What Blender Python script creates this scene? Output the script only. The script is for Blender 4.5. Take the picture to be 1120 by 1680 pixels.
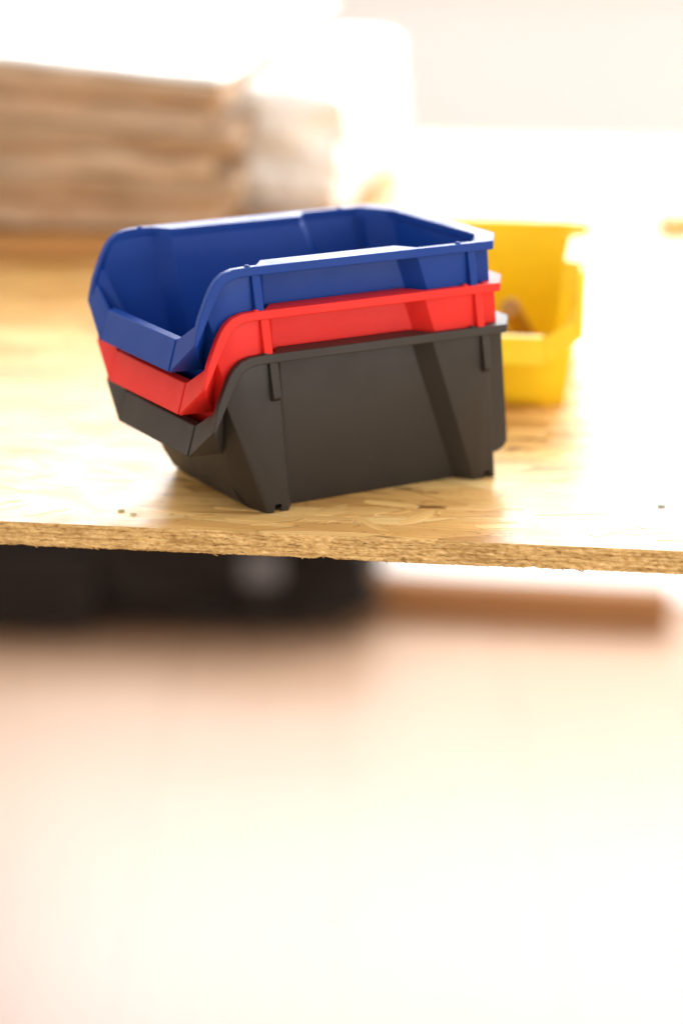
import bpy, bmesh, math, random
from mathutils import Vector, Matrix, noise

random.seed(7)
sc = bpy.context.scene
for o in list(bpy.data.objects):
    bpy.data.objects.remove(o)
C = sc.collection

# ------------------------------------------------------------------ camera
H_CAM = 0.4298                      # camera height above the board top (board top is z = 0)
cam_d = bpy.data.cameras.new('camera')
cam = bpy.data.objects.new('camera', cam_d)
C.objects.link(cam)
cam.location = (0, 0, H_CAM)
cam.rotation_euler = (math.radians(90 - 17.01), 0, 0)
cam_d.sensor_fit = 'VERTICAL'
cam_d.sensor_height = 36
cam_d.lens = 85
cam_d.clip_start = 0.05
cam_d.clip_end = 200
cam_d.dof.use_dof = True
cam_d.dof.focus_distance = 1.425
cam_d.dof.aperture_fstop = 2.2
cam_d.dof.aperture_blades = 0
sc.camera = cam

# ------------------------------------------------------------------ light
world = bpy.data.worlds.new('World')
sc.world = world
world.use_nodes = True
bg = world.node_tree.nodes['Background']
bg.inputs['Color'].default_value = (1.0, 0.975, 0.95, 1)
bg.inputs['Strength'].default_value = 0.80


def area(name, loc, target, sx, sy, power, color=(1, 1, 1)):
    d = bpy.data.lights.new(name, 'AREA')
    d.shape = 'RECTANGLE'
    d.size, d.size_y, d.energy, d.color = sx, sy, power, color
    o = bpy.data.objects.new(name, d)
    C.objects.link(o)
    o.location = loc
    o.rotation_euler = (Vector(target) - Vector(loc)).to_track_quat('-Z', 'Y').to_euler()
    return o


# the bright window behind the bench, above the sill, and the one on the right hand wall
area('window_light', (1.45, 4.5, 1.45), (1.45, 0, 0.9), 4.5, 2.3, 170, (0.985, 0.99, 1.0))
area('side_window_light', (3.4, 3.0, 1.5), (0, 1.9, 0.0), 2.4, 2.0, 28, (1.0, 0.97, 0.93))
# added low fill lamp with no known source, to the right behind the camera
area('front_fill_light', (2.3, -0.7, 0.22), (0, 1.55, 0.05), 2.2, 0.9, 24, (1.0, 0.955, 0.90))

sc.view_settings.view_transform = 'Standard'
sc.view_settings.look = 'None'
sc.view_settings.exposure = 0.75
sc.view_settings.gamma = 1
sc.view_settings.use_curve_mapping = False
sc.cycles.use_denoising = True
sc.cycles.max_bounces = 6
sc.cycles.use_adaptive_sampling = True
sc.cycles.adaptive_threshold = 0.02
sc.cycles.sample_clamp_indirect = 8

# ------------------------------------------------------------------ helpers


def tag(o, label=None, cat=None, group=None, kind=None):
    if label:
        o['label'] = label
    if cat:
        o['category'] = cat
    if group:
        o['group'] = group
    if kind:
        o['kind'] = kind
    return o


def empty(name, loc, rz=0):
    o = bpy.data.objects.new(name, None)
    C.objects.link(o)
    o.location = loc
    o.rotation_euler = (0, 0, rz)
    o.empty_display_size = 0.02
    return o


def link_mesh(name, me, mat, parent=None, smooth=False):
    o = bpy.data.objects.new(name, me)
    C.objects.link(o)
    if mat and not me.materials:
        me.materials.append(mat)
    if parent:
        o.parent = parent
    if smooth:
        for p in me.polygons:
            p.use_smooth = True
    return o


def mesh(name, verts, faces, mat, parent=None, smooth=False, recalc=True):
    me = bpy.data.meshes.new(name)
    me.from_pydata([tuple(v) for v in verts], [], faces)
    if recalc:
        bm = bmesh.new()
        bm.from_mesh(me)
        bmesh.ops.recalc_face_normals(bm, faces=bm.faces)
        bm.to_mesh(me)
        bm.free()
    return link_mesh(name, me, mat, parent, smooth)


def bevel(o, w, seg=2, ang=35):
    m = o.modifiers.new('bevel', 'BEVEL')
    m.width, m.segments = w, seg
    m.limit_method = 'ANGLE'
    m.angle_limit = math.radians(ang)
    m.harden_normals = False
    for p in o.data.polygons:
        p.use_smooth = True
    o.data.set_sharp_from_angle(angle=math.radians(ang))
    return o


def box_verts(x0, x1, y0, y1, z0, z1):
    v = [(x, y, z) for z in (z0, z1) for y in (y0, y1) for x in (x0, x1)]
    f = [(0, 2, 3, 1), (4, 5, 7, 6), (0, 1, 5, 4), (2, 6, 7, 3), (0, 4, 6, 2), (1, 3, 7, 5)]
    return v, f


def box(name, x0, x1, y0, y1, z0, z1, mat, parent=None, bev=0):
    v, f = box_verts(x0, x1, y0, y1, z0, z1)
    o = mesh(name, v, f, mat, parent)
    if bev:
        bevel(o, bev)
    return o


# ------------------------------------------------------------------ materials
class N:
    """tiny node helper"""

    def __init__(s, name):
        s.m = bpy.data.materials.new(name)
        s.m.use_nodes = True
        s.t = s.m.node_tree
        s.b = s.t.nodes['Principled BSDF']

    def n(s, kind, **kw):
        nd = s.t.nodes.new(kind)
        for k, v in kw.items():
            if k in nd.inputs:
                nd.inputs[k].default_value = v
            else:
                setattr(nd, k, v)
        return nd

    def l(s, a, b):
        s.t.links.new(a, b)

    def ramp(s, fac, stops):
        r = s.n('ShaderNodeValToRGB')
        e = r.color_ramp.elements
        while len(e) < len(stops):
            e.new(0.5)
        for i, (p, c) in enumerate(stops):
            e[i].position = p
            e[i].color = (*c, 1) if len(c) == 3 else c
        s.l(fac, r.inputs[0])
        return r

    def mix(s, fac, a, b, blend='MIX'):
        m = s.n('ShaderNodeMix', data_type='RGBA', blend_type=blend)
        for sock, v in ((m.inputs[0], fac), (m.inputs[6], a), (m.inputs[7], b)):
            if hasattr(v, 'links') or hasattr(v, 'is_linked'):
                s.l(v, sock)
            elif isinstance(v, (int, float)):
                sock.default_value = v
            else:
                sock.default_value = (*v, 1)
        return m.outputs[2]

    def coord(s, scale=(1, 1, 1), rot=(0, 0, 0), kind='Object'):
        tc = s.n('ShaderNodeTexCoord')
        mp = s.n('ShaderNodeMapping')
        mp.inputs['Scale'].default_value = scale
        mp.inputs['Rotation'].default_value = rot
        s.l(tc.outputs[kind], mp.inputs[0])
        return mp.outputs[0]

    def noise(s, vec, scale, detail=4, rough=0.55, dist=0.0):
        nd = s.n('ShaderNodeTexNoise')
        nd.inputs['Scale'].default_value = scale
        nd.inputs['Detail'].default_value = detail
        nd.inputs['Roughness'].default_value = rough
        nd.inputs['Distortion'].default_value = dist
        s.l(vec, nd.inputs['Vector'])
        return nd.outputs['Fac']

    def bump(s, h, strength, dist=0.001, prev=None):
        b = s.n('ShaderNodeBump')
        b.inputs['Strength'].default_value = strength
        b.inputs['Distance'].default_value = dist
        s.l(h, b.inputs['Height'])
        if prev:
            s.l(prev, b.inputs['Normal'])
        return b.outputs[0]


def plastic(name, col, rough=0.42, scuff=0.0, sss=0.0, spec=0.5, glow=0.0):
    s = N(name)
    v = s.coord()
    n1 = s.noise(v, 60, 3)
    dark = tuple(c * 0.88 for c in col)
    base = s.mix(n1, dark, tuple(min(1, c * 1.08) for c in col))
    if scuff:
        # tiny pale rubbed specks and short scratches
        v2 = s.coord(scale=(1, 1, 2.2), rot=(0.3, 0.5, 0.2))
        sp = s.ramp(s.noise(v2, 420, 2), [(0.735, (0, 0, 0)), (0.78, (1, 1, 1))])
        gate = s.ramp(s.noise(v, 45, 2), [(0.5, (0, 0, 0)), (0.62, (1, 1, 1))])
        mk = s.n('ShaderNodeMath', operation='MULTIPLY')
        s.l(sp.outputs[0], mk.inputs[0])
        s.l(gate.outputs[0], mk.inputs[1])
        m2 = s.n('ShaderNodeMath', operation='MULTIPLY')
        s.l(mk.outputs[0], m2.inputs[0])
        m2.inputs[1].default_value = scuff
        base = s.mix(m2.outputs[0], base, (0.35, 0.32, 0.28))
    s.l(base, s.b.inputs['Base Color'])
    rr = s.ramp(s.noise(v, 25, 4), [(0.3, (rough - .05,) * 3), (0.7, (rough + .08,) * 3)])
    s.l(rr.outputs[0], s.b.inputs['Roughness'])
    s.b.inputs['Specular IOR Level'].default_value = spec
    if sss:
        s.b.inputs['Subsurface Weight'].default_value = sss
        s.b.inputs['Subsurface Radius'].default_value = (0.004, 0.003, 0.001)
        s.b.inputs['Subsurface Scale'].default_value = 1.0
    s.l(s.bump(s.noise(v, 900, 2), 0.12, 0.0004), s.b.inputs['Normal'])
    if glow:                                   # thin wall lets some daylight through
        tr = s.n('ShaderNodeBsdfTranslucent')
        tr.inputs['Color'].default_value = (*col, 1)
        mx = s.n('ShaderNodeMixShader')
        mx.inputs[0].default_value = glow
        s.l(s.b.outputs[0], mx.inputs[1])
        s.l(tr.outputs[0], mx.inputs[2])
        s.l(mx.outputs[0], s.t.nodes['Material Output'].inputs['Surface'])
    return s.m


M_BLUE = plastic('blue_plastic', (0.004, 0.038, 0.228), 0.43, scuff=0.14, spec=0.20)
M_RED = plastic('red_plastic', (0.70, 0.020, 0.014), 0.5, scuff=0.12, spec=0.26)
M_BLACK = plastic('black_plastic', (0.0250, 0.0205, 0.0165), 0.52, scuff=0.55, spec=0.36)
M_ORANGE = plastic('orange_yellow_plastic', (0.80, 0.36, 0.006), 0.45)
M_YELLOW = plastic('yellow_plastic', (0.92, 0.65, 0.015), 0.45)


def strand_board(name, flake=False):
    s = N(name)
    v = s.coord(kind='Object')
    warp = s.noise(v, 9, 2)
    cols = []
    # three layers of long strands lying in different directions
    tc = s.n('ShaderNodeTexCoord')
    for k, (ang, sx, sy) in enumerate(((0.35, 14, 60), (-0.5, 11, 48), (1.2, 13, 55))):
        mp = s.n('ShaderNodeMapping')
        mp.inputs['Rotation'].default_value = (0, 0, ang)
        mp.inputs['Scale'].default_value = (sx, sy, 1)
        s.l(tc.outputs['Object'], mp.inputs[0])
        vo = s.n('ShaderNodeTexVoronoi')
        vo.inputs['Scale'].default_value = 1
        vo.inputs['Randomness'].default_value = 1
        s.l(mp.outputs[0], vo.inputs['Vector'])
        sep = s.n('ShaderNodeSeparateColor')
        s.l(vo.outputs['Color'], sep.inputs[0])
        ve = s.n('ShaderNodeTexVoronoi', feature='DISTANCE_TO_EDGE')
        ve.inputs['Scale'].default_value = 1
        s.l(mp.outputs[0], ve.inputs['Vector'])
        # wood grain along the strand
        mg = s.n('ShaderNodeMapping')
        mg.inputs['Rotation'].default_value = (0, 0, ang)
        mg.inputs['Scale'].default_value = (14, 420, 1)
        s.l(tc.outputs['Object'], mg.inputs[0])
        g = s.noise(mg.outputs[0], 1, 3)
        cols.append((sep, ve, g))
    base = None
    for k, (sep, ve, g) in enumerate(cols):
        c = s.ramp(sep.outputs[0], [(0.0, (0.48, 0.235, 0.064)), (0.35, (0.71, 0.40, 0.125)), (0.7, (0.82, 0.505, 0.18)), (1.0, (0.88, 0.61, 0.26))])
        gr = s.ramp(g, [(0.3, (0.80, 0.77, 0.72)), (0.62, (1.03, 1.03, 1.03))])
        c = s.mix(0.8, c.outputs[0], gr.outputs[0], 'MULTIPLY')
        ed = s.ramp(ve.outputs['Distance'], [(0.0, (0.52, 0.42, 0.33)), (0.035, (1, 1, 1))])
        c = s.mix(0.6, c, ed.outputs[0], 'MULTIPLY')
        if base is None:
            base = c
        else:
            gate = s.ramp(sep.outputs[1], [(0.52, (0, 0, 0)), (0.56, (1, 1, 1))])
            base = s.mix(gate.outputs[0], base, c)
    # dark splits between strands
    spl = s.coord(scale=(9, 60, 1), rot=(0, 0, 0.1))
    sp = s.ramp(s.noise(spl, 1.4, 5, 0.6, 0.6), [(0.345, (0.24, 0.145, 0.07)), (0.385, (1, 1, 1))])
    base = s.mix(0.9, base, sp.outputs[0], 'MULTIPLY')
    pit = s.ramp(s.noise(s.coord(scale=(1, 2.2, 1)), 150, 3, 0.6), [(0.30, (0.30, 0.19, 0.10)), (0.365, (1, 1, 1))])
    base = s.mix(0.9, base, pit.outputs[0], 'MULTIPLY')
    if flake:
        oi = s.n('ShaderNodeObjectInfo')
        r = s.ramp(oi.outputs['Random'], [(0, (0.82, 0.78, 0.72)), (1, (1.12, 1.1, 1.06))])
        base = s.mix(1.0, base, r.outputs[0], 'MULTIPLY')
    s.l(base, s.b.inputs['Base Color'])
    rr = s.ramp(s.noise(v, 28, 4), [(0.3, (0.28,) * 3), (0.72, (0.50,) * 3)])
    s.l(rr.outputs[0], s.b.inputs['Roughness'])
    s.b.inputs['Specular IOR Level'].default_value = 0.4
    b1 = s.bump(cols[0][0].outputs[2], 0.30, 0.0010)
    b2 = s.bump(cols[1][0].outputs[2], 0.30, 0.0010, b1)
    b3 = s.bump(cols[0][2], 0.10, 0.0004, b2)
    b3 = s.bump(s.noise(v, 70, 5, 0.6), 0.10, 0.002, b3)
    s.l(b3, s.b.inputs['Normal'])
    return s.m


def board_edge():
    s = N('board_cut_edge')
    v = s.coord(scale=(1, 1, 3.2))
    n1 = s.noise(v, 190, 6, 0.72, 0.4)
    c = s.ramp(n1, [(0.26, (0.12, 0.055, 0.018)), (0.37, (0.44, 0.25, 0.083)), (0.5, (0.60, 0.375, 0.143)), (0.70, (0.78, 0.555, 0.27))])
    v2 = s.coord(scale=(0.45, 1, 3.0))
    n2 = s.ramp(s.noise(v2, 230, 4, 0.6), [(0.32, (0.16, 0.10, 0.06)), (0.385, (1, 1, 1))])
    base = s.mix(0.85, c.outputs[0], n2.outputs[0], 'MULTIPLY')
    v3 = s.coord(scale=(1, 1, 2.0))
    n3 = s.ramp(s.noise(v3, 34, 3), [(0.35, (0.80, 0.76, 0.70)), (0.65, (1.1, 1.1, 1.1))])
    base = s.mix(0.8, base, n3.outputs[0], 'MULTIPLY')
    st = s.ramp(s.noise(s.coord(scale=(0.14, 1, 2.6)), 210, 3, 0.5), [(0.36, (0.70, 0.64, 0.55)), (0.5, (1.0, 1.0, 1.0)), (0.66, (1.18, 1.2, 1.22))])
    base = s.mix(0.9, base, st.outputs[0], 'MULTIPLY')
    s.l(base, s.b.inputs['Base Color'])
    s.b.inputs['Roughness'].default_value = 0.85
    s.b.inputs['Specular IOR Level'].default_value = 0.15
    s.l(s.bump(s.noise(v, 220, 5, 0.7), 0.6, 0.0009), s.b.inputs['Normal'])
    return s.m


def simple(name, col, rough=0.6, var=0.15, scale=20, spec=0.5, bump=0.0, bscale=60):
    s = N(name)
    v = s.coord()
    n1 = s.noise(v, scale, 4)
    base = s.mix(n1, tuple(c * (1 - var) for c in col), tuple(min(1, c * (1 + var)) for c in col))
    s.l(base, s.b.inputs['Base Color'])
    s.b.inputs['Roughness'].default_value = rough
    s.b.inputs['Specular IOR Level'].default_value = spec
    if bump:
        s.l(s.bump(s.noise(v, bscale, 4), bump, 0.002), s.b.inputs['Normal'])
    return s.m


M_BOARD = strand_board('oriented_strand_board')
M_STRAND = strand_board('loose_strand', True)
M_EDGE = board_edge()
M_WALL = simple('wall_paint', (0.79, 0.79, 0.775), 0.8, 0.03, 3)
M_SILL = simple('sill_paint', (0.86, 0.855, 0.84), 0.6, 0.03, 3)
M_KRAFT = [simple('kraft_paper_%d' % i, c, 0.8, 0.28, 14, 0.25, 0.6, 40) for i, c in enumerate(
    ((0.46, 0.315, 0.205), (0.38, 0.25, 0.15), (0.52, 0.375, 0.25), (0.33, 0.205, 0.115)))]
M_WRAP = simple('white_wrap', (0.82, 0.80, 0.77), 0.35, 0.05, 12, 0.5, 0.5, 35)
M_PLANK = simple('plank_wood', (0.47, 0.23, 0.068), 0.55, 0.15, 12)
M_CASE = simple('black_fabric', (0.014, 0.010, 0.008), 0.6, 0.2, 20, 0.25)
M_STEEL = simple('grey_steel', (0.13, 0.135, 0.145), 0.4, 0.1, 30)
M_RAIL = simple('rail_wood', (0.37, 0.175, 0.06), 0.6, 0.15, 12)
M_DOWEL = simple('dark_wood', (0.34, 0.17, 0.045), 0.6, 0.2, 60)
M_GREEN = simple('green_fleck', (0.10, 0.22, 0.02), 0.6, 0.2, 60)
M_OLIVE = simple('olive_fleck', (0.30, 0.27, 0.05), 0.6, 0.2, 60)


def floor_mat():
    s = N('pale_floor')
    v = s.coord(scale=(5.5, 0.9, 1))
    br = s.n('ShaderNodeTexBrick')
    br.inputs['Scale'].default_value = 1
    br.inputs['Mortar Size'].default_value = 0.004
    br.inputs['Color1'].default_value = (0.43, 0.282, 0.185, 1)
    br.inputs['Color2'].default_value = (0.44, 0.29, 0.19, 1)
    br.inputs['Mortar'].default_value = (0.38, 0.24, 0.15, 1)
    vv = s.coord(scale=(1.1, 5.5, 1), rot=(0, 0, math.pi / 2))
    s.l(vv, br.inputs['Vector'])
    g = s.ramp(s.noise(s.coord(scale=(40, 3, 1)), 1.2, 4), [(0.3, (0.95, 0.94, 0.93)), (0.7, (1.03, 1.03, 1.03))])
    s.l(s.mix(1.0, br.outputs[0], g.outputs[0], 'MULTIPLY'), s.b.inputs['Base Color'])
    s.b.inputs['Roughness'].default_value = 0.36
    s.b.inputs['Specular IOR Level'].default_value = 0.65
    s.b.inputs['Coat Weight'].default_value = 0.38
    s.b.inputs['Coat Roughness'].default_value = 0.3
    return s.m


# ------------------------------------------------------------------ the setting
FLOOR_Z = -0.75
tag(mesh('floor', [(-6, -3, FLOOR_Z), (6, -3, FLOOR_Z), (6, 4.75, FLOOR_Z), (-6, 4.75, FLOOR_Z)], [(0, 1, 2, 3)], floor_mat()), kind='structure')
wall = tag(box('wall', -6, 6, 4.75, 4.87, FLOOR_Z - 0.02, 0.26, M_WALL), kind='structure')
box('window_sill', -6, 6, 4.66, 4.749, 0.105, 0.17, M_SILL, wall, 0.006)

# ------------------------------------------------------------------ the strand board bench top
EDGE_A = Vector((-0.205, 1.386, 0))
EDGE_B = Vector((0.197, 1.327, 0))
e_dir = (EDGE_B - EDGE_A).normalized()
e_ang = math.atan2(e_dir.y, e_dir.x)
mid = (EDGE_A + EDGE_B) / 2
TH = 0.0145
board = empty('strand_board', mid, e_ang)
tag(board, 'long varnished strand board bench top with raw chippy front edge', 'board')
# local x along the front edge, local y to the back
BACK = 1.62
LX = 1.5
LIP = 0.008
box('board_core', -LX, LX, LIP, BACK, -TH, 0, M_BOARD, board)
# front edge: fine ragged strip that wraps from the top face over the sawn face to the underside
xs = []
x = -LX
while x < LX + 1e-6:
    xs.append(x)
    x += 0.0006 if -0.30 < x < 0.30 else 0.02
rows = [('t', LIP), ('t', 0.004), ('t', 0.0018), ('t', 0.0006)]
nf = 26
rows += [('f', i / nf) for i in range(nf + 1)]
rows += [('b', 0.001), ('b', 0.004), ('b', LIP)]
ev, ef, fm = [], [], []
for x in xs:
    chip_t = max(0, noise.noise(Vector((x * 55, 3.1, 0))) - 0.30) * 0.0012
    chip_b = (max(0, noise.noise(Vector((x * 70, 9.7, 2))) - 0.15) * 0.0030
              + abs(noise.noise(Vector((x * 420, 1.7, 5)))) * 0.0007)
    sag = 0.0005 * noise.noise(Vector((x * 8, 0.4, 0)))
    for kind, q in rows:
        if kind == 't':
            ev.append((x, q, 0.0 if q > 0.003 else -chip_t * 0.5))
        elif kind == 'f':
            z = -chip_t - (TH - chip_t - chip_b + sag) * q
            d = 0.0005 * noise.noise(Vector((x * 130, z * 420, 1.0))) + 0.0004 * noise.noise(Vector((x * 420, z * 1100, 4.0)))
            pit = max(0, noise.noise(Vector((x * 210, z * 520, 8.0))) - 0.22) * 0.0030
            w = min(1, q * 10) * min(1, (1 - q) * 14 + .2)
            ev.append((x, (d + pit) * w, z))
        else:
            ev.append((x, q, -TH + (chip_b * (1 - q / LIP))))
R = len(rows)
for i in range(len(xs) - 1):
    for j in range(R - 1):
        a = i * R + j
        ef.append((a, a + 1, a + R + 1, a + R))
        fm.append(0 if j < 3 else 1)
edge = mesh('front_edge', ev, ef, M_BOARD, board, smooth=True, recalc=True)
edge.data.materials.append(M_EDGE)
for p, k in zip(edge.data.polygons, fm):
    p.material_index = k

# fine fibres and splinters that stick out of the sawn face, too small to count
fv, ff = [], []
for i in range(420):
    x = random.uniform(-0.30, 0.30)
    z = -random.uniform(0.0006, TH - 0.0004)
    if random.random() < 0.25:
        z = -TH + random.uniform(-0.0004, 0.0008)
    ln = random.uniform(0.0008, 0.0042)
    hh = random.uniform(0.00015, 0.0005)
    a = random.gauss(0, 0.28)
    dx, dz = math.cos(a) * ln, math.sin(a) * ln
    out = random.uniform(0.0002, 0.0011)
    b = len(fv)
    fv += [(x, 0.0008, z), (x + dx, 0.0008, z + dz), (x + dx * .9, -out, z + dz + hh), (x + dx * .1, -out * random.random(), z + hh),
           (x + dx * .5, 0.0008, z + dz * .5 + hh * 2.2)]
    ff += [(b, b + 1, b + 2, b + 3), (b + 3, b + 2, b + 4), (b, b + 3, b + 4), (b + 1, b + 4, b + 2)]
tag(mesh('splinters', fv, ff, M_EDGE, board), kind='stuff')

# raised strands on the top face (shared meshes)
strand_meshes = []
for k in range(7):
    ln, wd = random.uniform(0.022, 0.05), random.uniform(0.0045, 0.010)
    pts = []
    n = 6
    for i in range(n + 1):
        t = i / n
        pts.append((-ln / 2 + ln * t, -wd / 2 * (1 if 0 < i < n else .45) + random.gauss(0, wd * .07)))
    for i in range(n, -1, -1):
        t = i / n
        pts.append((-ln / 2 + ln * t, wd / 2 * (1 if 0 < i < n else .45) + random.gauss(0, wd * .07)))
    m = len(pts)
    me = bpy.data.meshes.new('strand')
    vv = [(px, py, 0.0001) for px, py in pts] + [(px * 1.01, py * 1.04, -0.0002) for px, py in pts]
    me.from_pydata(vv, [], [tuple(range(m))] + [(i, (i + 1) % m, m + (i + 1) % m, m + i) for i in range(m)])
    me.materials.append(M_STRAND)
    strand_meshes.append(me)
for i in range(170):
    me = strand_meshes[i % 7]
    o = bpy.data.objects.new('strand', me)
    C.objects.link(o)
    o.parent = board
    o.location = (random.uniform(-0.30, 0.36), 0.012 + 0.55 * random.random() ** 1.5 + 0.012, 0.00002 * (i % 9))
    o.rotation_euler = (random.gauss(0, 0.004), random.gauss(0, 0.002), random.gauss(0.05, 0.55))


# ------------------------------------------------------------------ the storage bins
MM = 0.001
W = 150.66
ZF = -102.5
OX, OY, OZ = -100.0, W / 2, ZF          # bin origin: middle of the footprint, on the board


def loc(p):
    return ((p[0] - OX) * MM, (p[1] - OY) * MM, (p[2] - OZ) * MM)


def mir(p):
    return (p[0], W - p[1], p[2])


def tz(z):
    return (-z - 5) / 97.5


def yL(z):
    return 3 + 11 * tz(z)


def yP(z):
    return 15 + 10.5 * tz(z)


def ln2(a, b):
    (x0, z0), (x1, z1) = a, b
    return lambda z: x0 + (x1 - x0) * (z - z0) / (z1 - z0)


E1 = ln2((-192.1, -30.4), (-161.8, -102.2))
E2 = ln2((-160.0, -8.1), (-147.1, -102.1))
E3 = ln2((-51.4, -8.1), (-13.6, -101.7))
E4 = ln2((-12.4, -6.3), (2.2, -102.4))
P3 = ln2((-58.7, -11.3), (-21.3, -102.8))
P2 = lambda z: E2(z) + 8.0
KX = ln2((4.6, 0), (15, -102))
KY = ln2((25.5, 0), (40, -102))
RIM_U = [(-204.5, -43.5), (-203.3, -37), (-201.2, -29), (-198.5, -21.9), (-195.7, -15.4), (-192.9, -9.9), (-189.9, -6.0), (-185.3, -2.4), (-179, -0.5), (-169.6, 0)]
RIM_L = [(-203.0, -43.6), (-201.0, -39.6), (-198.0, -33.6), (-194.8, -26.8), (-191.2, -20), (-188.4, -15.2), (-185.8, -11), (-182.6, -8), (-177.3, -6), (-169.6, -5.4)]


def make_bin(name, mat, label, cat, group, location, rz):
    root = empty(name, location, rz)
    tag(root, label, cat, group)
    # ---- body shell: outer skin as welded polygons, thickened inwards
    V, F = [], []

    def v(p):
        V.append(loc(p))
        return len(V) - 1

    def both(pts):
        F.append([v(p) for p in pts])
        F.append([v(mir(p)) for p in reversed(pts)])

    ZT = -1.6
    ZB = ZF
    midc = [((a[0] + b[0]) / 2, (a[1] + b[1]) / 2) for a, b in zip(RIM_U, RIM_L)]
    curve = [c for c in midc if c[1] > -24.0]                 # part of the curve along the front leg
    e1z = -24.0
    e1t = (E1(e1z), yL(e1z), e1z)
    nx0, nx1 = -156.8, -152.2                                  # slot in the front foot
    leg = [(E2(ZT), yL(ZT), ZT), (E2(ZB), yL(ZB), ZB), (nx1, yL(ZB), ZB), (nx1, yL(-97.3), -97.3), (nx0, yL(-97.3), -97.3), (nx0, yL(ZB), ZB), (E1(ZB), yL(ZB), ZB), e1t]
    leg += [(c[0], yL(c[1]), c[1]) for c in curve[:-1]] + [(-169.6, yL(ZT), ZT)]
    both(leg)
    # step from front leg into the side panel, side panel, sloped step, rear leg
    both([(E2(ZT), yL(ZT), ZT), (P2(ZT), yP(ZT), ZT), (P2(ZB), yP(ZB), ZB), (E2(ZB), yL(ZB), ZB)])
    both([(P2(ZT), yP(ZT), ZT), (P3(ZT), yP(ZT), ZT), (P3(ZB), yP(ZB), ZB), (P2(ZB), yP(ZB), ZB)])
    both([(P3(ZT), yP(ZT), ZT), (E3(ZT), yL(ZT), ZT), (E3(ZB), yL(ZB), ZB), (P3(ZB), yP(ZB), ZB)])
    bx0, bx1 = -5.8, -1.6
    both([(E3(ZT), yL(ZT), ZT), (E4(ZT), yL(ZT), ZT), (E4(ZB), yL(ZB), ZB), (bx1, yL(ZB), ZB), (bx1, yL(-98), -98), (bx0, yL(-98), -98), (bx0, yL(ZB), ZB), (E3(ZB), yL(ZB), ZB)])
    # rear corner and rear wall
    both([(E4(ZT), yL(ZT), ZT), (KX(ZT), KY(ZT), ZT), (KX(ZB), KY(ZB), ZB), (E4(ZB), yL(ZB), ZB)])
    kt, kb = (KX(ZT), KY(ZT), ZT), (KX(ZB), KY(ZB), ZB)
    F.append([v(kt), v(mir(kt)), v(mir(kb)), v(kb)])
    # front: leg return, nose corners, nose panel, nose underside, front wall
    A = (-203.6, 1.6, -43.4)
    U = (-199.0, 6.0, -30.3)
    LT, LB = (-201.9, 27.0, -44.9), (-207.7, 26.0, -63.3)
    Cc, Fb = (-185.7, 26.0, -63.9), (-164.0, 31.0, ZB)
    mc = [c for c in midc if c[1] <= -24.0]
    both([e1t] + [(c[0], 2.2, c[1]) for c in reversed(mc[1:])] + [A, Cc])
    K1, K2 = (-179.0, 28.5, -85.0), (-173.0, 30.0, -96.0)      # rounded foot of the front wall
    Fb = (-165.5, 31.0, ZB)
    both([e1t, Cc, K1])
    both([e1t, K1, K2, Fb, (E1(ZB), yL(ZB), ZB)])
    both([LT, A, LB])
    both([A, Cc, LB])
    F.append([v(LT), v(LB), v(mir(LB)), v(mir(LT))])
    F.append([v(LB), v(Cc), v(mir(Cc)), v(mir(LB))])
    for a_, b_ in ((Cc, K1), (K1, K2), (K2, Fb)):
        F.append([v(a_), v(b_), v(mir(b_)), v(mir(a_))])
    me = bpy.data.meshes.new('body')
    me.from_pydata(V, [], F)
    bm = bmesh.new()
    bm.from_mesh(me)
    bmesh.ops.remove_doubles(bm, verts=bm.verts, dist=1e-5)
    bmesh.ops.recalc_face_normals(bm, faces=bm.faces)
    big = max((f for f in bm.faces if abs(f.normal.y) > 0.9), key=lambda f: f.calc_area())
    if big.normal.y * big.calc_center_median().y < 0:
        bmesh.ops.reverse_faces(bm, faces=bm.faces)
    bm.to_mesh(me)
    bm.free()
    body = link_mesh('body', me, mat, root)
    sm = body.modifiers.new('wall', 'SOLIDIFY')
    sm.thickness = 0.0018
    sm.offset = -1
    sm.use_even_offset = False
    sm.thickness_clamp = 1.5
    bevel(body, 0.00055, 2, 28)
    # ---- corner wings that carry the rim down to the front lip
    WU, WA = (-199.6, 4.4, -31.5), (-203.9, 0.7, -43.3)
    for side in (0, 1):
        q = [Vector(mir(p) if side else p) for p in (LT, WU, WA, LB)]
        nn = (q[1] - q[0]).cross(q[2] - q[0]).normalized() + (q[2] - q[0]).cross(q[3] - q[0]).normalized()
        nn.normalize()
        if nn.x > 0:
            nn = -nn
        wv = [p + nn * 0.9 for p in q] + [p - nn * 1.2 for p in q]
        bevel(mesh('corner_wing', [loc(p) for p in wv], [(0, 1, 2), (0, 2, 3), (4, 5, 6), (4, 6, 7), (0, 1, 5, 4), (1, 2, 6, 5), (2, 3, 7, 6), (3, 0, 4, 7)], mat, root), 0.0003, 2, 40)
    # ---- base plate
    zb = ZF + 1.6
    g = 1.2
    half = [(Fb[0] + g, Fb[1] + g), (E1(zb) + g, yL(zb) + 6), (E2(zb) - g, yL(zb) + 6), (P2(zb) - g, yP(zb) + g), (P3(zb) + g, yP(zb) + g), (E3(zb) + g + 2, yL(zb) + 6), (E4(zb) - g, yL(zb) + 6), (KX(zb) - g, KY(zb) + g)]
    ring = half + [(a, W - b) for a, b in reversed(half)]
    n = len(ring)
    bv = [loc((a, b, zb)) for a, b in ring] + [loc((a, b, zb + 1.8)) for a, b in ring]
    mesh('base', bv, [tuple(range(n)), tuple(range(n, 2 * n))] + [(i, (i + 1) % n, n + (i + 1) % n, n + i) for i in range(n)], mat, root)
    # ---- rim: swept band, four points per station
    st = []
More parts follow.
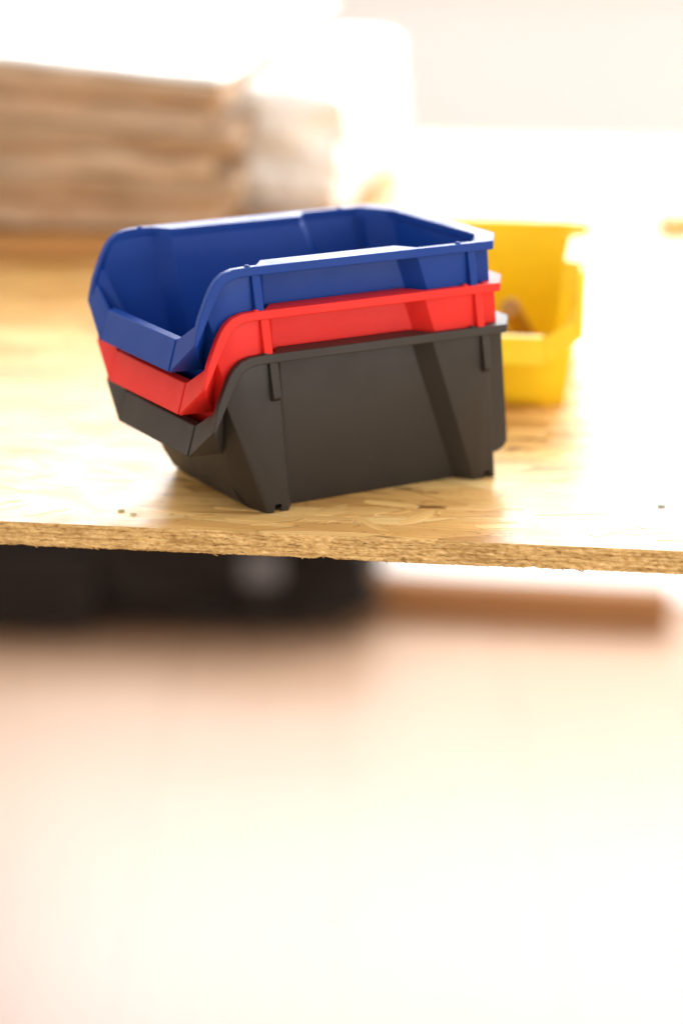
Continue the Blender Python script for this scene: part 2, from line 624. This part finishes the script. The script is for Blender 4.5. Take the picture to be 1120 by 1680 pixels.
    for (ux, uz), (lx, lz) in zip(RIM_U, RIM_L):
        wd = 5.0
        st.append(((ux, 0, uz), (lx, 0, lz), (ux + .2, wd, uz + .1), (lx + .2, wd, lz)))
    Z0, Z1 = 0.0, -5.4
    def stn(ox, oy, ix, iy):
        st.append(((ox, oy, Z0), (ox, oy, Z1), (ix, iy, Z0), (ix, iy, Z1)))
    stn(-161.5, 0, -161.5, 5.0)
    stn(-156, 0, -152.5, 16.7)
    stn(-63, 0, -61.0, 16.7)
    stn(-52, 0, -52.4, 5.0)
    stn(0, 0, -10.5, 5.0)
    stn(15.5, 23, 2.6, 26.2)
    full = st + [tuple(mir(p) for p in s_) for s_ in reversed(st)]
    rv, rf = [], []
    for o_t, o_b, i_t, i_b in full:
        rv += [loc(o_t), loc(o_b), loc(i_b), loc(i_t)]
    for i in range(len(full) - 1):
        a, b = i * 4, i * 4 + 4
        for j in range(4):
            k = (j + 1) % 4
            rf.append((a + j, a + k, b + k, b + j))
    rf += [(0, 1, 2, 3), tuple(len(rv) - 4 + j for j in range(4))]
    rim = mesh('rim', rv, rf, mat, root)
    bevel(rim, 0.0007, 3, 32)
    # ---- front lip plate, slightly proud of the nose, with a thick top edge
    def lerp(a, b, t):
        return tuple(a[i] + (b[i] - a[i]) * t for i in range(3))
    nrm = Vector((LB[2] - LT[2], 0, -(LB[0] - LT[0])))
    nrm = Vector((-18.4, 0, 5.8)).normalized()
    o1 = Vector(LT) + nrm * 1.5
    o2 = Vector(LB) + nrm * 1.5
    i1 = Vector(LT) - nrm * 4.2
    i2 = Vector(LB) - nrm * 3.2
    y0, y1 = LT[1] + 0.9, W - LT[1] - 0.9
    yb0, yb1 = LB[1] + 0.9, W - LB[1] - 0.9
    lv = [(o1.x, y0, o1.z), (o1.x, y1, o1.z), (o2.x, yb1, o2.z), (o2.x, yb0, o2.z),
          (i1.x, y0 - 1, i1.z + 2.6), (i1.x, y1 + 1, i1.z + 2.6), (i2.x, yb1, i2.z + 1.5), (i2.x, yb0, i2.z + 1.5)]
    lip = mesh('front_lip', [loc(p) for p in lv], [(0, 1, 2, 3), (4, 5, 6, 7), (0, 1, 5, 4), (3, 2, 6, 7), (0, 3, 7, 4), (1, 2, 6, 5)], mat, root)
    bevel(lip, 0.0006, 2, 35)
    # ---- ribs under the rim, rear fins, pegs on the rim
    for side in (0, 1):
        mp_ = mir if side else (lambda p: p)
        for xa, xb_, ed in ((-166.0, -160.4, E2), (-17.8, -12.9, E4)):
            zt, zb_ = -5.0, -27.5
            pts = []
            for z, yo in ((zt, 0.9), (zb_, 1.6), (zb_ - 3.0, yL(zb_ - 3) + .3)):
                x1 = ed(z) - 0.5
                x0 = x1 - (xb_ - xa)
                pts += [(x0, yo, z), (x1, yo, z), (x0, yL(z) + 1.2, z), (x1, yL(z) + 1.2, z)]
            fs = [(0, 1, 3, 2), (8, 9, 11, 10)]
            for b in (0, 4):
                fs += [(b, b + 1, b + 5, b + 4), (b + 2, b + 3, b + 7, b + 6), (b, b + 2, b + 6, b + 4), (b + 1, b + 3, b + 7, b + 5)]
            bevel(mesh('rib', [loc(mp_(p)) for p in pts], fs, mat, root), 0.0005, 2, 35)
        # rear fin: plate between the rear leg and the hanging edge
        fx = ln2((1.6, -10.9), (11.6, -80.8))
        prof = [(E4(-5) - 1, -5), (fx(-5), -5), (fx(-40), -40), (fx(-74), -74), (fx(-80) - .5, -80), (fx(-83.5) - 3, -83.5), (fx(-86) - 8, -86), (E4(-86) - 1.5, -87)]
        m = len(prof)
        fv_ = [loc(mp_((a, 7.5 + 8.5 * tz(z), z))) for a, z in prof] + [loc(mp_((a, 9.5 + 8.5 * tz(z), z))) for a, z in prof]
        bevel(mesh('rear_fin', fv_, [tuple(range(m)), tuple(range(m, 2 * m))] + [(i, (i + 1) % m, m + (i + 1) % m, m + i) for i in range(m)], mat, root), 0.0005, 2, 35)
        for px in (-168.5, -24.0):
            bm = bmesh.new()
            bmesh.ops.create_uvsphere(bm, u_segments=12, v_segments=8, radius=0.0019)
            for q in bm.verts:
                q.co.z *= 0.62
            me = bpy.data.meshes.new('peg')
            bm.to_mesh(me)
            bm.free()
            pg = link_mesh('peg', me, mat, root, True)
            pg.location = loc(mp_((px, 2.9, 0.0)))
    return root


YAW = math.radians(29.83)
P0 = Vector((0.10264, 1.46850, 0.1025))
xb = Vector((math.cos(YAW), math.sin(YAW), 0))
yb = Vector((-math.sin(YAW), math.cos(YAW), 0))


def base_at(k):
    d = Vector((OX - 5.67 * k, OY, OZ + 26.69 * k)) * MM
    return P0 + xb * d.x + yb * d.y + Vector((0, 0, d.z))


GRP = 'plastic storage bins on the board'
make_bin('storage_bin', M_BLACK, 'black plastic open-front storage bin at the bottom of the nested stack', 'bin', GRP, base_at(0), YAW)
make_bin('storage_bin', M_RED, 'red plastic open-front storage bin nested between the blue and black ones', 'bin', GRP, base_at(1), YAW)
make_bin('storage_bin', M_BLUE, 'blue plastic open-front storage bin on top of the nested stack', 'bin', GRP, base_at(2), YAW)
# yellow bin behind: its open front faces the camera
ya = math.radians(82.0)
ybin = Vector((0.091 - 0.0, 1.632, 0))
lipc = Vector(((-202 - OX) * MM, 0, 0))
yl = ybin - Vector((math.cos(ya) * lipc.x, math.sin(ya) * lipc.x, 0))
make_bin('storage_bin', M_YELLOW, 'yellow plastic open-front storage bin standing alone behind the stack', 'bin', GRP, yl, ya)

# things lying in the yellow bin
def dowel(name, a, b, r, mat, label, cat, group=None):
    a, b = Vector(a), Vector(b)
    bm = bmesh.new()
    bmesh.ops.create_cone(bm, cap_ends=True, segments=14, radius1=r, radius2=r * 0.96, depth=(b - a).length)
    me = bpy.data.meshes.new(name)
    bm.to_mesh(me)
    bm.free()
    o = link_mesh(name, me, mat)
    o.location = (a + b) / 2
    o.rotation_euler = (b - a).to_track_quat('Z', 'Y').to_euler()
    bevel(o, r * 0.2, 2, 40)
    return tag(o, label, cat, group)


def in_bin(px, py, pz):
    q = Matrix.Rotation(ya, 3, 'Z') @ Vector((px, py, pz))
    return (yl.x + q.x, yl.y + q.y, q.z)


dowel('wooden_dowel', in_bin(0.035, -0.028, 0.026), in_bin(-0.035, -0.020, 0.064), 0.0075, M_DOWEL, 'brown wooden dowel leaning up inside the yellow bin', 'dowel')
dowel('wooden_dowel', in_bin(0.055, 0.012, 0.012), in_bin(0.0, -0.012, 0.034), 0.008, M_DOWEL, 'brown wooden dowel lying flatter on the floor of the yellow bin', 'dowel')

# ------------------------------------------------------------------ far things on the board
# plank and pile of brown paper sacks at the left
def slab(name, cx_, cy_, z0, lx, ly, h, rz, mat, seed, amp, label, cat, group=None, nx=44, ny=26, nz=6, lift=0.0, grow=0.0, freq=16):
    """soft crumpled slab: a subdivided box pushed about by noise"""
    vs, fs = [], []
    idx = {}

    def P(i, j, k):
        if (i, j, k) not in idx:
            u, w_, t = i / nx - .5, j / ny - .5, k / nz
            x_, y_, z_ = u * lx, w_ * ly, t * h
            rnd = 1 - 0.35 * (abs(2 * t - 1)) ** 3
            ex = (min(abs(u + .5), abs(.5 - u)) * lx)
            ey = (min(abs(w_ + .5), abs(.5 - w_)) * ly)
            e = min(1, min(ex, ey) / (h * .8))
            z_ = h / 2 + (z_ - h / 2) * (0.72 + 0.28 * math.sqrt(e))
            nn = Vector((x_ * freq, y_ * freq, (z0 + z_) * 40 + seed * 7.7))
            d1 = noise.noise_vector(nn) * amp
            d2 = noise.noise_vector(nn * 3.1) * amp * .45
            d3 = noise.noise_vector(nn * 8) * amp * .15
            vs.append((x_ + d1.x + d2.x + d3.x, y_ + d1.y + d2.y + d3.y, max(0.0002, z_ + (d1.z + d2.z) * .35 + d3.z * .3) + (lift + grow * t) * (.5 - u)))
            idx[(i, j, k)] = len(vs) - 1
        return idx[(i, j, k)]

    for i in range(nx):
        for j in range(ny):
            fs.append((P(i, j, 0), P(i, j + 1, 0), P(i + 1, j + 1, 0), P(i + 1, j, 0)))
            fs.append((P(i, j, nz), P(i + 1, j, nz), P(i + 1, j + 1, nz), P(i, j + 1, nz)))
    for k in range(nz):
        for i in range(nx):
            fs.append((P(i, 0, k), P(i + 1, 0, k), P(i + 1, 0, k + 1), P(i, 0, k + 1)))
            fs.append((P(i, ny, k), P(i, ny, k + 1), P(i + 1, ny, k + 1), P(i + 1, ny, k)))
        for j in range(ny):
            fs.append((P(0, j, k), P(0, j, k + 1), P(0, j + 1, k + 1), P(0, j + 1, k)))
            fs.append((P(nx, j, k), P(nx, j + 1, k), P(nx, j + 1, k + 1), P(nx, j, k + 1)))
    o = mesh(name, vs, fs, mat, smooth=True)
    o.location = (cx_, cy_, z0)
    o.rotation_euler = (0, 0, rz)
    return tag(o, label, cat, group)


o = box('wood_plank', -0.62, 0.62, -0.06, 0.06, 0, 0.024, M_PLANK, bev=0.002)
o.location = (-0.62, 2.262, 0.001)
o.rotation_euler = (0, 0, math.radians(-1.5))
tag(o, 'orange-brown wooden plank lying under the front of the sack pile', 'plank')
o = box('wood_plank', -0.62, 0.62, -0.06, 0.06, 0, 0.024, M_PLANK, bev=0.002)
o.location = (-0.66, 2.72, 0.001)
o.rotation_euler = (0, 0, math.radians(1.0))
tag(o, 'orange-brown wooden plank under the back of the sack pile, mostly hidden', 'plank')

PILE_RZ = math.radians(-7)
PILE_N = 6
order = ['lowest', 'second from the bottom', 'third from the bottom', 'fourth from the bottom', 'fifth from the bottom', 'topmost']
z = 0.0255
lift = 0.0
for k in range(PILE_N):
    h = (0.036, 0.024, 0.030, 0.022, 0.030, 0.026)[k]
    jx = (0.0, 0.010, -0.006, 0.008, -0.010, 0.0)[k]
    gr = (0.004, 0.018, 0.006, 0.022, 0.008, 0.020)[k]
    slab('paper_sack', -0.490 + jx, 2.63 - jx, z, 0.86, 0.80, h, PILE_RZ + jx * 1.2, M_KRAFT[k % 4], k * 1.37, 0.013,
         'flat brown paper sack, %s in the pile at left' % order[k], 'sack', 'flat paper sacks piled at the left', nx=70, ny=40, lift=lift, grow=gr, freq=11)
    z += h * 0.78
    lift += gr
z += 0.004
slab('lit_top_cover', -0.490, 2.645, z, 0.87, 0.80, 0.006, PILE_RZ, M_WRAP, 11, 0.004, 'added white sheet standing in for the brightly lit top of the sack pile', 'highlight sheet', nz=2, lift=lift)  # added sheet: the light on the pile top put into white colour
slab('wrapped_bundle', -0.022, 2.56, 0.002, 0.115, 0.50, 0.156, PILE_RZ - 0.02, M_WRAP, 15, 0.013, 'crumpled white wrapped bundle against the right of the sack pile', 'bundle', nx=30, ny=60, nz=18)
# low white packet right of the pile
slab('white_packet', 0.155, 2.72, 0.001, 0.12, 0.22, 0.009, math.radians(-6), M_WRAP, 21, 0.002, 'low white paper packet on the board right of the wrapping sheet', 'packet', nx=24, ny=30, nz=4)
# yellow strip at the right edge
o = box('yellow_strip', 0, 0.20, -0.014, 0.014, 0, 0.014, M_ORANGE, bev=0.002)
o.location = (0.312, 2.35, 0.0006)
o.rotation_euler = (0, 0, math.radians(14))
tag(o, 'orange-yellow plastic strip lying on the board at the right edge', 'strip')

# flecks on the board
def fleck(px, py, lx, ly, rz, mat, label):
    pts = [(-.5, -.3), (-.1, -.5), (.45, -.35), (.5, .2), (.1, .5), (-.4, .35)]
    vs = [(a * lx, b * ly, 0.0001) for a, b in pts] + [(a * lx * .9, b * ly * .9, 0.0005) for a, b in pts]
    n = len(pts)
    o = mesh('fleck', vs, [tuple(range(n)), tuple(range(n, 2 * n))] + [(i, (i + 1) % n, n + (i + 1) % n, n + i) for i in range(n)], mat)
    o.location = (px, py, 0.0005)
    o.rotation_euler = (0, 0, rz)
    return tag(o, label, 'fleck', 'stray flecks on the board')


def on_board(u, v_):
    f = 85 / 36 * 1680
    p = math.radians(17.01)
    a, b = (u - 560) / f, (v_ - 840) / f
    d = Vector((a, math.cos(p) - b * math.sin(p), -math.sin(p) - b * math.cos(p)))
    t = -H_CAM / d.z
    return d.x * t, d.y * t


fleck(*on_board(1084, 831), 0.0050, 0.0036, 0.0, M_GREEN, 'small green fleck on the board near the right edge of the picture')
fleck(*on_board(199, 839), 0.0048, 0.0040, 0.3, M_OLIVE, 'olive fleck near the front edge, left of the bins')
fleck(*on_board(219, 845), 0.0040, 0.0026, -0.2, M_OLIVE, 'tiny olive fleck right beside the larger olive one')

# ------------------------------------------------------------------ below the board
bag = empty('tool_bag', (-0.475, 3.44, FLOOR_Z), math.radians(-2))
tag(bag, 'slumped black tool bag on the floor under the board', 'bag')
b_ = slab('bag_body', 0, 0, 0.001, 1.05, 0.34, 0.20, 0, M_CASE, 31, 0.030, None, None, nx=60, ny=24, nz=24, freq=7)
b_.parent = bag
b_ = slab('side_pocket', 0.02, -0.165, 0.001, 0.22, 0.07, 0.14, 0, M_CASE, 37, 0.010, None, None, nx=24, ny=8, nz=20, freq=12)
b_.parent = bag
for lx_ in (-0.30, 0.35):
    st_ = box('strap', lx_, lx_ + 0.04, -0.192, -0.186, 0.02, 0.19, M_CASE, bag, 0.002)
    box('buckle', lx_ - 0.008, lx_ + 0.048, -0.200, -0.193, 0.085, 0.130, M_STEEL, st_, 0.003)
o = box('timber_rail', -0.23, 0.235, -0.02, 0.02, 0, 0.062, M_RAIL, bev=0.003)
o.location = (0.243, 3.318, FLOOR_Z + 0.0005)
o.rotation_euler = (0, 0, math.radians(-9))
tag(o, 'brown timber rail lying on the pale floor beside the black bag', 'rail')
o = box('cardboard_sheet', -0.33, 0.33, 0, 0.75, 0, 0.012, M_WRAP, bev=0.001)
o.location = (0.36, 3.40, FLOOR_Z + 0.0005)
o.rotation_euler = (0, 0, math.radians(-9))
tag(o, 'flat white cardboard sheet lying on the floor behind the timber rail', 'cardboard')
